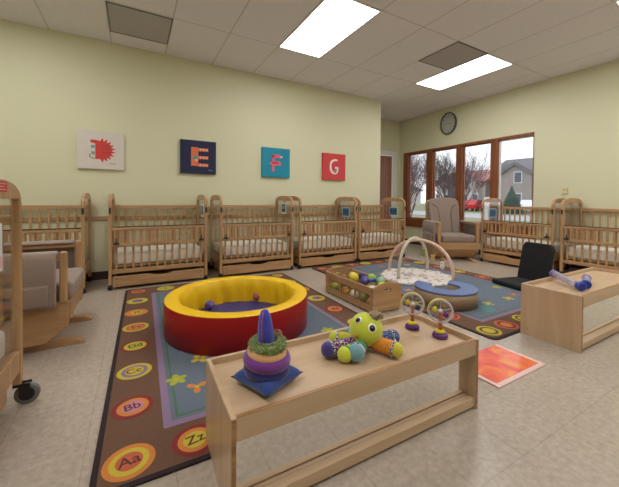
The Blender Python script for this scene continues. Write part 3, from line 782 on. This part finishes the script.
def leg(nm_, ex, ey, ez, r0, r1, body, end, band=None, bend=0., er=None):
    s0 = Vector((0, 0, .045)); e1 = Vector((ex-.945, ey-1.13, ez-S)); dr = (e1-s0); L_ = dr.length
    side = Vector((-dr.y, dr.x, 0)).normalized()*bend
    P = [s0+dr*t_+side*math.sin(PI*t_) for t_ in (0, .25, .5, .7, .85)]
    o = MB().tube(P, [r0*.8, r0, r0, r1, r1], 16).build('leg', Lm[body], oc)
    q = P[-1]; er = er or r1*1.12
    MB().at(Matrix.Translation(q+dr.normalized()*er*.35)@dr.to_track_quat('Z', 'Y').to_matrix().to_4x4()).ball((0, 0, 0), (er, er, er*.95)).build('toe', Lm[end], o)
    if band:
        MB().at(Matrix.Translation(q)@dr.to_track_quat('Z', 'Y').to_matrix().to_4x4()).torus(r1*1.02, .0055, 24, 8).build('collar', Lm[band], o)
leg('a', 1.012, .985, S+.037, .031, .033, 'org', 'yel', 'bw', er=.032)
leg('b', 1.10, 1.10, S+.036, .026, .030, 'bluep', 'bluep', 'bw')
leg('c', .822, 1.050, S+.041, .026, .034, 'grn', 'teal', 'bw', er=.038)
leg('d', .722, 1.140, S+.038, .027, .031, 'pur', 'purb', 'bw', er=.035)
leg('e', .83, 1.235, S+.035, .024, .028, 'yel', 'lime', 'bw')
leg('f', .768, 1.075, S+.034, .024, .029, 'lime', 'lime', 'grn', .01, er=.033)
leg('g', 1.0, 1.235, S+.030, .022, .026, 'org', 'purb')
leg('h', .945, 1.262, S+.028, .022, .024, 'teal', 'teal')

# ------------------------------------------------------------------ wheel rattles
M_ring = clear('clear_plastic', (.94, .92, .96, 1), .3, .08, .34, (.86, .84, .9, 1))
def rattle(x, y, ang, label, cc):
    t = empty('wheel_rattle', (x, y, S), ang); tag(t, label, 'rattle', 'clear wheel rattles on suction bases')
    MB().lathe([(.030, 0), (.037, .004), (.038, .014), (.034, .022), (.026, .026), (0, .028)], 32).build('suction_base', C('rattle_purple', 88, 34, 116, .3), t)
    MB().at(T(0, 0, .026)).lathe([(.024, 0), (.027, .006), (.022, .013), (.012, .017), (0, .018)], 28).build('collar', C('rattle_yellow', 218, 196, 40, .3), t)
    MB().lathe([(.012, .040), (.009, .055), (.011, .075), (.008, .092), (.008, .125), (0, .127)], 16).build('stem', C('rattle_orange', 168, 96, 50, .35), t)
    K = T(0, 0, .136)@Rm(PI/2, 'X')
    w_ = MB().at(K).torus(.056, .0052, 48, 10, -.008).torus(.056, .0052, 48, 10, .008).build('wheel', M_ring, t)
    MB().at(K).lathe([(.0, -.006), (.055, -.006), (.055, .006), (0, .006)], 40, False).build('wheel_window', clear('clear_disc', (.97, .96, .98, 1), .2, .06, .06, (.9, .9, .9, 1)), t)
    a = MB().at(K)
    a.tube([(.057*math.cos(q), .057*math.sin(q), 0) for q in [PI*.35+PI*.75*i/16 for i in range(17)]], .0064, 8); a.build('yellow_arc', cc[3], w_)
    sp = MB().at(K)
    for q in range(5): sp.tube([(0, 0, 0), (.052*math.cos(q*2*PI/5+.3), .052*math.sin(q*2*PI/5+.3), 0)], .0022, 6)
    sp.ball((0, 0, 0), (.011, .011, .014)); sp.build('spokes', C('rattle_pale', 226, 214, 226, .3), w_)
    for (bx, bz, r_, c) in ((-.028, .006, .014, cc[0]), (.026, -.018, .0145, cc[1]), (.018, .026, .009, cc[2]), (-.012, .034, .008, cc[2])):
        MB().at(K).ball((bx, bz, 0), (r_, r_, r_*.9)).build('bead', c, w_)
cY, cN, cP, cO = C('bead_yellow', 212, 196, 36, .3), C('bead_navy', 40, 44, 104, .3), C('bead_purple', 96, 36, 120, .3), C('bead_olive', 150, 140, 70, .3)
rattle(1.318, 1.19, -.75, 'clear wheel rattle with navy bead, the left one on the near table', (cY, cN, cO, cY))
rattle(1.358, 1.045, -.85, 'clear wheel rattle with purple bead, nearer the end of the near table', (cY, cP, cO, cY))

# ------------------------------------------------------------------ tube shakers on right table
def shaker(p, q, r_, label, capm, endm):
    p, q = Vector(p), Vector(q); d_ = q-p; L_ = d_.length
    t = empty('tube_shaker', p); t.rotation_mode = 'QUATERNION'; t.rotation_quaternion = d_.to_track_quat('Z', 'Y'); tag(t, label, 'shaker', 'clear tube shakers')
    MB().lathe([(r_*.93, .02), (r_*.93, L_-.02)], 28, close=False).build('tube', clear('shaker_tube', (.86, .82, .93, 1), .5, .08, .35, (.80, .76, .90, 1)), t)
    MB().lathe([(0, 0), (r_*.9, 0), (r_*1.12, .006), (r_*1.12, .034), (r_*.97, .04)], 28).build('near_cap', capm, t)
    MB().lathe([(r_*.97, L_-.03), (r_*1.06, L_-.026), (r_*1.06, L_-.004), (r_*.8, L_), (0, L_)], 28).build('far_cap', endm, t)
    rnd = random.Random(int(L_*1000))
    for k in range(7):
        a = rnd.random()*6; MB().ball((r_*.5*math.cos(a), r_*.5*math.sin(a), .06+(L_-.12)*k/7), r_*.28).build('bead', [cN, cP, cY, C('bead_white', 224, 220, 232, .3)][k % 4], t)
capB, capP = C('cap_blue', 34, 58, 160, .3), C('cap_lilac', 128, 104, 170, .4)
shaker((2.855, .995, zt2+.034), (3.05, 1.262, zt2+.058), .029, 'clear tube shaker with its far end propped on the back rim of the right table', capB, capP)
shaker((2.962, 1.012, zt2+.034), (3.24, 1.105, zt2+.034), .029, 'clear tube shaker lying flat, right of the propped one, paler end pointing away', capB, capP)

# ------------------------------------------------------------------ toy box
bx0, by0, bw, bl, bh = 1.835, 2.10, .335, .78, .255
t = empty('toy_bin', (bx0, by0, .0)); tag(t, 'low wooden toy bin with clear side windows full of toys', 'toy bin')
ept = lambda: [(0, .012), (bw, .012), (bw, bh-.02)]+[(bw-(bw)*i/14, bh-.02+.03*math.sin(PI*i/14)) for i in range(1, 14)]+[(0, bh-.02)]
for ya, yb_ in ((0, .018), (bl-.018, bl)):
    mb = MB(); pts = ept()
    # board with hand hole: built as pieces round the hole
    hx0, hx1, hz0, hz1 = bw/2-.045, bw/2+.045, bh-.065, bh-.038
    mb.box(0, ya, .012, bw, yb_, hz0).box(0, ya, hz0, hx0, yb_, bh-.02).box(hx1, ya, hz0, bw, yb_, bh-.02)
    mb.prism([(hx0, hz1), (hx1, hz1), (hx1, bh-.02), (hx0, bh-.02)], ya, yb_)
    mb.prism([(0, bh-.02), (bw, bh-.02)]+[(bw-(bw)*i/14, bh-.02+.03*math.sin(PI*i/14)) for i in range(1, 14)], ya, yb_)
    mb.build('end_panel', W[0], t, bevel=0)
for xa in (0, bw-.016):
    mb = MB(); mb.box(xa, .018, .012, xa+.016, bl-.018, .065).box(xa, .018, .165, xa+.016, bl-.018, bh-.025)
    for k in range(4):
        dw = .03 if k in (0, 3) else .014; y = .018+(bl-.036-dw)*k/3; mb.box(xa, y, .065, xa+.016, y+dw, .165)
    sp = mb.build('side_panel', W[1], t, bevel=.002)
    MB().box(xa+.006, .03, .06, xa+.009, bl-.03, .17).build('side_window', M_clear, sp)
MB().box(.016, .018, .015, bw-.016, bl-.018, .03).build('bottom', W[1], t)
for sx_ in (.02, bw-.02):
    for sy_ in (.03, bl-.03): MB().lathe([(.012, 0), (.014, .013)], 12).build('foot', M_black, t, loc=(sx_, sy_, 0))
cols = {'yellow': (224, 204, 60), 'purple': (96, 72, 150), 'navy blue': (34, 40, 96), 'lime green': (150, 196, 70), 'mint green': (140, 190, 150), 'blue': (70, 96, 168), 'white': (226, 222, 216), 'brown': (132, 98, 66), 'tan': (196, 164, 110), 'olive': (130, 136, 62), 'orange': (206, 140, 60), 'grey': (130, 136, 140)}
cm_ = {k: C('toy_'+k.replace(' ', '_'), *v, .5) for k, v in cols.items()}
def toyball(x, y, z, r, c, where):
    o = MB().ball((0, 0, 0), r, 18, 12).build('toy_ball', cm_[c], loc=(x, y, z)); tag(o, '%s toy ball %s' % (c, where), 'ball', 'toys in the wooden bin')
layers = [(.045, 'brown tan olive orange grey'.split()), ]
tl = [(1.905, 2.20, .075, .04, 'tan', 'in the bottom of the bin by its near end'), (1.91, 2.33, .075, .042, 'olive', 'low in the bin behind the side window, near end'), (1.91, 2.47, .075, .042, 'white', 'low in the bin behind the middle window'),
      (1.91, 2.61, .075, .042, 'orange', 'low in the bin at mid length'), (1.91, 2.70, .075, .042, 'olive', 'low in the bin towards the far end'), (1.91, 2.80, .075, .04, 'lime green', 'low in the bin in the far corner'),
      (2.07, 2.23, .078, .045, 'grey', 'buried low near the handle end'), (2.07, 2.42, .078, .045, 'brown', 'buried in the bin middle'), (2.07, 2.63, .078, .045, 'tan', 'buried in the bin under the yellow ball'), (2.07, 2.80, .078, .045, 'brown', 'buried at the far end of the bin')]
for a in tl: toyball(*a)
toyball(1.975, 2.56, .215, .050, 'yellow', 'on top of the pile, the leftmost bright one')
toyball(2.10, 2.58, .205, .042, 'navy blue', 'on top of the pile behind the purple one')
toyball(2.02, 2.44, .205, .045, 'purple', 'on top of the pile in the middle')
toyball(2.10, 2.43, .225, .042, 'lime green', 'on top of the pile right of the purple one')
toyball(2.105, 2.31, .215, .046, 'mint green', 'on top of the pile towards the handle end')
toyball(2.03, 2.20, .205, .040, 'yellow', 'on top of the pile just behind the hand hole')
toyball(1.935, 2.67, .185, .042, 'brown', 'on top of the pile at the far left')
toyball(2.06, 2.70, .190, .045, 'tan', 'on top of the pile at the far end')
toyball(2.10, 2.76, .165, .036, 'olive', 'on top in the far corner of the bin')
toyball(1.94, 2.24, .175, .040, 'white', 'on top of the pile near the handle end')
# soft caterpillar-like ring toy on the pile
mb = MB(); 
for k in range(7):
    mb.mat(k % 3).ball((-.06+.02*k*1.0, .012*math.sin(k), .0), .019, 14, 10)
o = mb.build('bead_toy', [cm_['blue'], cm_['purple'], cm_['navy blue']], loc=(1.99, 2.33, .235)); tag(o, 'blue and purple bumpy soft toy lying on top of the bin', 'toy')

# ------------------------------------------------------------------ crawl ring
dr = empty('foam_ring', (2.70, 2.03, .0108)); tag(dr, 'foam ring with blue top and tan side on the rug behind the near table', 'foam ring')
def ringpts(R_, a0, a1, n=40): return [(R_*math.cos(a0+(a1-a0)*i/n), R_*math.sin(a0+(a1-a0)*i/n)) for i in range(n+1)]
a0, a1 = math.radians(103), math.radians(103+285)
Ro, Ri, hh = .292, .135, .155
outl = ringpts(Ro, a0, a1)+ringpts(Ri, a1, a0)
ring_ = MB(); 
MB().prism(outl, 0, hh-.02, 'z', True).build('side', C('vinyl_tan', 142, 118, 92, .45), dr)
o = MB().prism(outl, hh-.02, hh, 'z', True).build('top', C('vinyl_blue', 92, 114, 164, .4), dr, bevel=.008, seg=3)

# ------------------------------------------------------------------ play gym
gc = Vector((3.20, 2.84, .0108))
gy = empty('play_gym', gc); tag(gy, 'baby play gym with pale round mat and two crossing fabric arches', 'play gym')
mg = spotted('mat_print', rgb(222, 214, 208), rgb(168, 156, 154), 22, .58)
mb = MB(); rr_ = random.Random(2); N = 56; ro = [(.46)*(1+.03*math.sin(i*.9)+rr_.uniform(-.012, .012)) for i in range(N)]
rgs = []
for fr, zz in ((0, .020), (.4, .024), (.8, .026), (.93, .034), (1, .018), (.99, .0)):
    if fr == 0: c0 = mb.bm.verts.new((0, 0, zz)); continue
    rgs.append([mb.bm.verts.new((ro[i]*fr*math.cos(2*PI*i/N), ro[i]*fr*math.sin(2*PI*i/N), zz+(.006*math.sin(i*1.7+fr*9) if .3 < fr < .95 else 0))) for i in range(N)])
for i in range(N): mb.bm.faces.new((c0, rgs[0][i], rgs[0][(i+1) % N]))
for A, B in zip(rgs, rgs[1:]):
    for i in range(N): mb.bm.faces.new((A[i], B[i], B[(i+1) % N], A[(i+1) % N]))
mb.bm.faces.new(rgs[-1])
soften(mb.build('mat', mg, gy))
def arch(p0, p1, H_, r_, m, nme):
    p0, p1 = Vector(p0), Vector(p1); P = []
    for i in range(33):
        a = PI*i/32; c = (1-math.cos(a))/2; P.append(p0.lerp(p1, c)+Vector((0, 0, H_*math.sin(a)**.85 if 0 < i < 32 else 0)))
    return MB().tube(P, r_, 12).build(nme, m, gy)
z0 = .03
arch((-.10, .38, z0), (.24, -.37, z0), .455, .020, fb('gym_pink', 226, 190, 178), 'pink_arch')
arch((-.31, .0, z0), (.38, .14, z0), .475, .020, fb('gym_beige', 196, 188, 168), 'beige_arch')
pm = MB()
for k in range(3):
    a = k*2.1; pm.ball((.05*math.cos(a), .05*math.sin(a), .025), (.055, .03, .014))
pm.build('small_pillow', C('gym_grey', 176, 168, 166, .9), gy, loc=(-.05, .12, 0))
def hang(x, y, ztop, zb, cols_, label):
    t = empty('hanging_toy', (gc.x+x, gc.y+y, 0)); tag(t, label, 'hanging toy', 'toys hanging from the play gym')
    MB().tube([(0, 0, zb+.03), (0, 0, ztop)], .003, 6).build('cord', cols_[1], t)
    MB().ball((0, 0, zb+.02), (.032, .026, .046), 14, 10).ball((.020, 0, zb+.065), .016, 10, 8).ball((-.020, 0, zb+.065), .016, 10, 8).build('body', cols_[0], t)
    MB().ball((.0, 0, zb-.012), (.030, .012, .014), 12, 8).build('tail', cols_[1], t)
hang(.10, -.02, .485, .30, (cm_['olive'], cm_['white']), 'green and white hanging toy at the middle of the play gym')
hang(.155, -.13, .44, .24, (cm_['tan'], cm_['olive']), 'tan hanging toy on the right side of the pink arch')
hang(-.04, .24, .36, .20, (cm_['grey'], cm_['brown']), 'grey hanging toy on the far side of the pink arch')
hang(.19, -.25, .33, .17, (cm_['white'], cm_['tan']), 'white hanging toy lowest on the pink arch')

# ------------------------------------------------------------------ black floor chair
fc = empty('floor_chair', (4.00, 1.985, .0108), math.radians(-12)); tag(fc, 'black folding floor seat beside the right table', 'floor chair')
M_bl = flat('black_fabric', rgb(22, 20, 26), .85, .1, 80, .2)
o = MB().box(-.22, -.20, 0, .22, .20, .055).build('seat', M_bl, fc, bevel=.02, seg=3)
bk = MB().at(T(.20, 0, .03)@Rm(.20, 'Y')).prism([(-.19, 0), (.19, 0), (.185, .42), (.155, .475), (-.155, .475), (-.185, .42)], -.03, .03, 'x').build('backrest', M_bl, fc, bevel=.02, seg=3)

# ------------------------------------------------------------------ canvases
def canvas(xc, base, label):
    mb = MB(); y1 = YB-.001; y0 = YB-.040; a, zb, zt = .238, 1.365, 1.826
    mb.mat(0).box(xc-a, y0, zb, xc+a, y1, zt); return mb, y0, (zb+zt)/2
def txt(mb, s, size, x, z, y, i, bold=0., rot=0):
    mb.mat(i); text_into(mb, s, size, T(x, y, z)@Rm(PI/2, 'X')@Rm(rot, 'Z'), .0008, bold)
# red spiky dinosaur letter D
mb, y0, zc = canvas(-.345, None, '')
mb.mat(1); cx = -.345
P = [(cx-.10, zc+.095), (cx-.15, zc+.075), (cx-.155, zc+.095), (cx-.13, zc+.118)]
arc = []
for i in range(0, 21):
    a = PI/2-PI*i/20; r = .112 if i % 2 == 0 else .155
    if i in (0, 20): r = .11
    arc.append((cx-.01+r*math.cos(a)*1.05, zc+r*math.sin(a)))
P = [(cx-.06, zc-.11)]+[(cx-.06, zc+.075), (cx-.10, zc+.085), (cx-.115, zc+.10), (cx-.10, zc+.122), (cx-.06, zc+.122)]+arc
mb.prism(P, y0-.002, y0+.001)
mb.mat(2).box(cx-.105, y0-.002, zc+.02, cx-.065, y0, zc+.055).box(cx-.10, y0-.002, zc-.055, cx-.065, y0, zc-.02)
mb.mat(3)
for i in range(9): mb.box(cx+.02+.03*(i % 3), y0-.003, zc+.055-.045*(i//3), cx+.034+.03*(i % 3), y0-.0015, zc+.067-.045*(i//3))
mb.tube([(cx-.065, y0-.001, zc-.105), (cx-.10, y0-.001, zc-.10), (cx-.118, y0-.001, zc-.075), (cx-.11, y0-.001, zc-.05)], .004, 6)
for k in range(5): mb.box(cx+.085+.014*k, y0-.001, zc-.165, cx+.094+.014*k, y0, zc-.158)
o = mb.build('canvas_picture', [C('canvas_white', 214, 206, 198, .8), C('art_red', 206, 64, 58, .7), C('art_teal', 96, 160, 160), C('art_dark', 96, 50, 60)], bevel=.003); tag(o, 'white canvas with a red spiky letter shape, leftmost on the wall', 'picture', 'square canvas pictures')
mb, y0, zc = canvas(.795, None, ''); cx = .80
mb.mat(1).box(cx-.105, y0-.002, zc-.125, cx-.01, y0, zc+.135)
for z_ in (zc+.105, zc-.005, zc-.11):
    mb.mat(1).box(cx-.01, y0-.002, z_-.022, cx+.125, y0, z_+.022); mb.mat(2)
    for k in range(3): mb.box(cx+.008+.042*k, y0-.003, z_-.013, cx+.030+.042*k, y0-.0019, z_+.013)
mb.mat(3).prism([(cx-.09, zc-.02), (cx-.055, zc+.025), (cx-.02, zc+.01), (cx-.02, zc-.03), (cx-.06, zc-.04)], y0-.003, y0-.0015)
mb.mat(2).box(cx-.05, y0-.0035, zc-.055, cx-.02, y0-.0015, zc-.03)
mb.mat(3)
for k in range(5): mb.box(cx+.125+.013*k, y0-.001, zc-.185, cx+.134+.013*k, y0, zc-.172)
o = mb.build('canvas_picture', [C('canvas_navy', 36, 40, 74, .8), C('art_orange', 222, 116, 74, .7), C('art_peach', 240, 186, 160), C('art_teal2', 80, 150, 160)], bevel=.003); tag(o, 'navy canvas with an orange letter E', 'picture', 'square canvas pictures')
mb, y0, zc = canvas(1.975, None, ''); cx = 1.975
mb.mat(1).box(cx-.075, y0-.002, zc-.14, cx-.035, y0, zc+.11).prism([(cx-.075, zc+.075), (cx+.09, zc+.075), (cx+.09, zc+.10), (cx+.06, zc+.13), (cx-.05, zc+.13), (cx-.075, zc+.11)], y0-.002, y0)
mb.prism([(cx-.13, zc-.02), (cx-.06, zc+.02), (cx+.07, zc+.02), (cx+.09, zc-.03), (cx+.03, zc-.045), (cx-.06, zc-.045)], y0-.0025, y0)
mb.mat(2).box(cx-.07, y0-.003, zc-.02, cx+.03, y0-.0019, zc+.01)
mb.mat(3).prism([(cx+.075, zc+.075), (cx+.11, zc+.085), (cx+.10, zc+.11), (cx+.07, zc+.10)], y0-.003, y0)
o = mb.build('canvas_picture', [C('canvas_teal', 30, 138, 168, .8), C('art_pink', 224, 96, 116, .7), C('art_crimson', 186, 54, 76), M_white], bevel=.003); tag(o, 'teal canvas with a pink letter F shaped bird', 'picture', 'square canvas pictures')
mb, y0, zc = canvas(3.082, None, ''); cx = 3.082
mb.mat(1); G = [(.07, .105), (.06, .13), (0, .135), (-.06, .115), (-.095, .06), (-.10, 0), (-.095, -.06), (-.06, -.115), (0, -.135), (.06, -.12), (.085, -.07), (.085, .0), (.01, .0), (.01, -.03), (.05, -.035), (.045, -.075), (0, -.095), (-.04, -.075), (-.06, -.02), (-.06, .04), (-.035, .08), (.01, .10)]
mb.prism([(cx+a_, zc+b_) for a_, b_ in G], y0-.002, y0)
mb.mat(2).prism([(cx-.03, zc-.07), (cx+.05, zc-.03), (cx+.045, zc-.10), (cx, zc-.115)], y0-.003, y0-.0015)
o = mb.build('canvas_picture', [C('canvas_red', 206, 68, 70, .8), C('art_cream', 234, 216, 206, .7), C('art_grey', 150, 130, 130)], bevel=.003); tag(o, 'red canvas with a white letter G, rightmost on the wall', 'picture', 'square canvas pictures')

# ------------------------------------------------------------------ clock, outlet
ck = empty('wall_clock', (XR, 4.245, 2.615)); tag(ck, 'round wall clock with dark rim above the windows', 'clock')
K = Rm(-PI/2, 'Y')
MB().at(K@T(0, 0, .001)).lathe([(.225, 0), (.228, .03), (.222, .042), (.208, .044), (.204, .03), (.204, .0)], 48, sy=.82).build('rim', C('clock_rim', 58, 60, 58, .35), ck)
fc_ = MB().at(K@T(0, 0, .012)).lathe([(.206, 0), (.206, .008)], 48, False, sy=.82).build('face', C('clock_face', 176, 180, 166, .5), ck)
nb = MB()
for h_ in range(12):
    a = 2*PI*h_/12; n_ = 12 if h_ == 0 else h_
    text_into(nb, str(n_), .046, T(-.0225, -.135*math.sin(a), .165*math.cos(a))@Rm(-PI/2, 'Y')@Rm(-PI/2, 'Z'), .0006)
nb.build('numerals', M_black, fc_)
hm = MB(); 
for L_, a, wd in ((.085, 1.9, .006), (.12, 4.4, .004)):
    hm.tube([(-.024, 0, 0), (-.024, -L_*math.sin(a), L_*math.cos(a))], wd*.5, 6)
hm.build('hands', M_black, fc_)
tb = empty('thermostat', (XR, 2.225, 1.18)); tag(tb, 'small cream thermostat on the wall above the two right cribs', 'thermostat')
MB().box(-.022, -.032, -.045, 0, .032, .045).build('housing', C('cream_plastic', 216, 204, 160, .5), tb, bevel=.005)
MB().box(-.0235, -.018, .005, -.0215, .018, .028).build('display', C('display_grey', 170, 168, 140, .4), tb)
sb = MB().prism([(-.20, 0), (.20, 0), (.23, .125), (-.23, .125)], -.17, .17).build('storage_bin', C('bin_maroon', 74, 30, 34, .5), loc=(5.33, 1.75, 0), bevel=.012)
tag(sb, 'dark maroon storage bin under the crib at the right picture edge', 'bin')
MB().box(-.235, -.18, .118, .235, .18, .13).build('lid', C('bin_dark', 44, 26, 30, .5), sb)
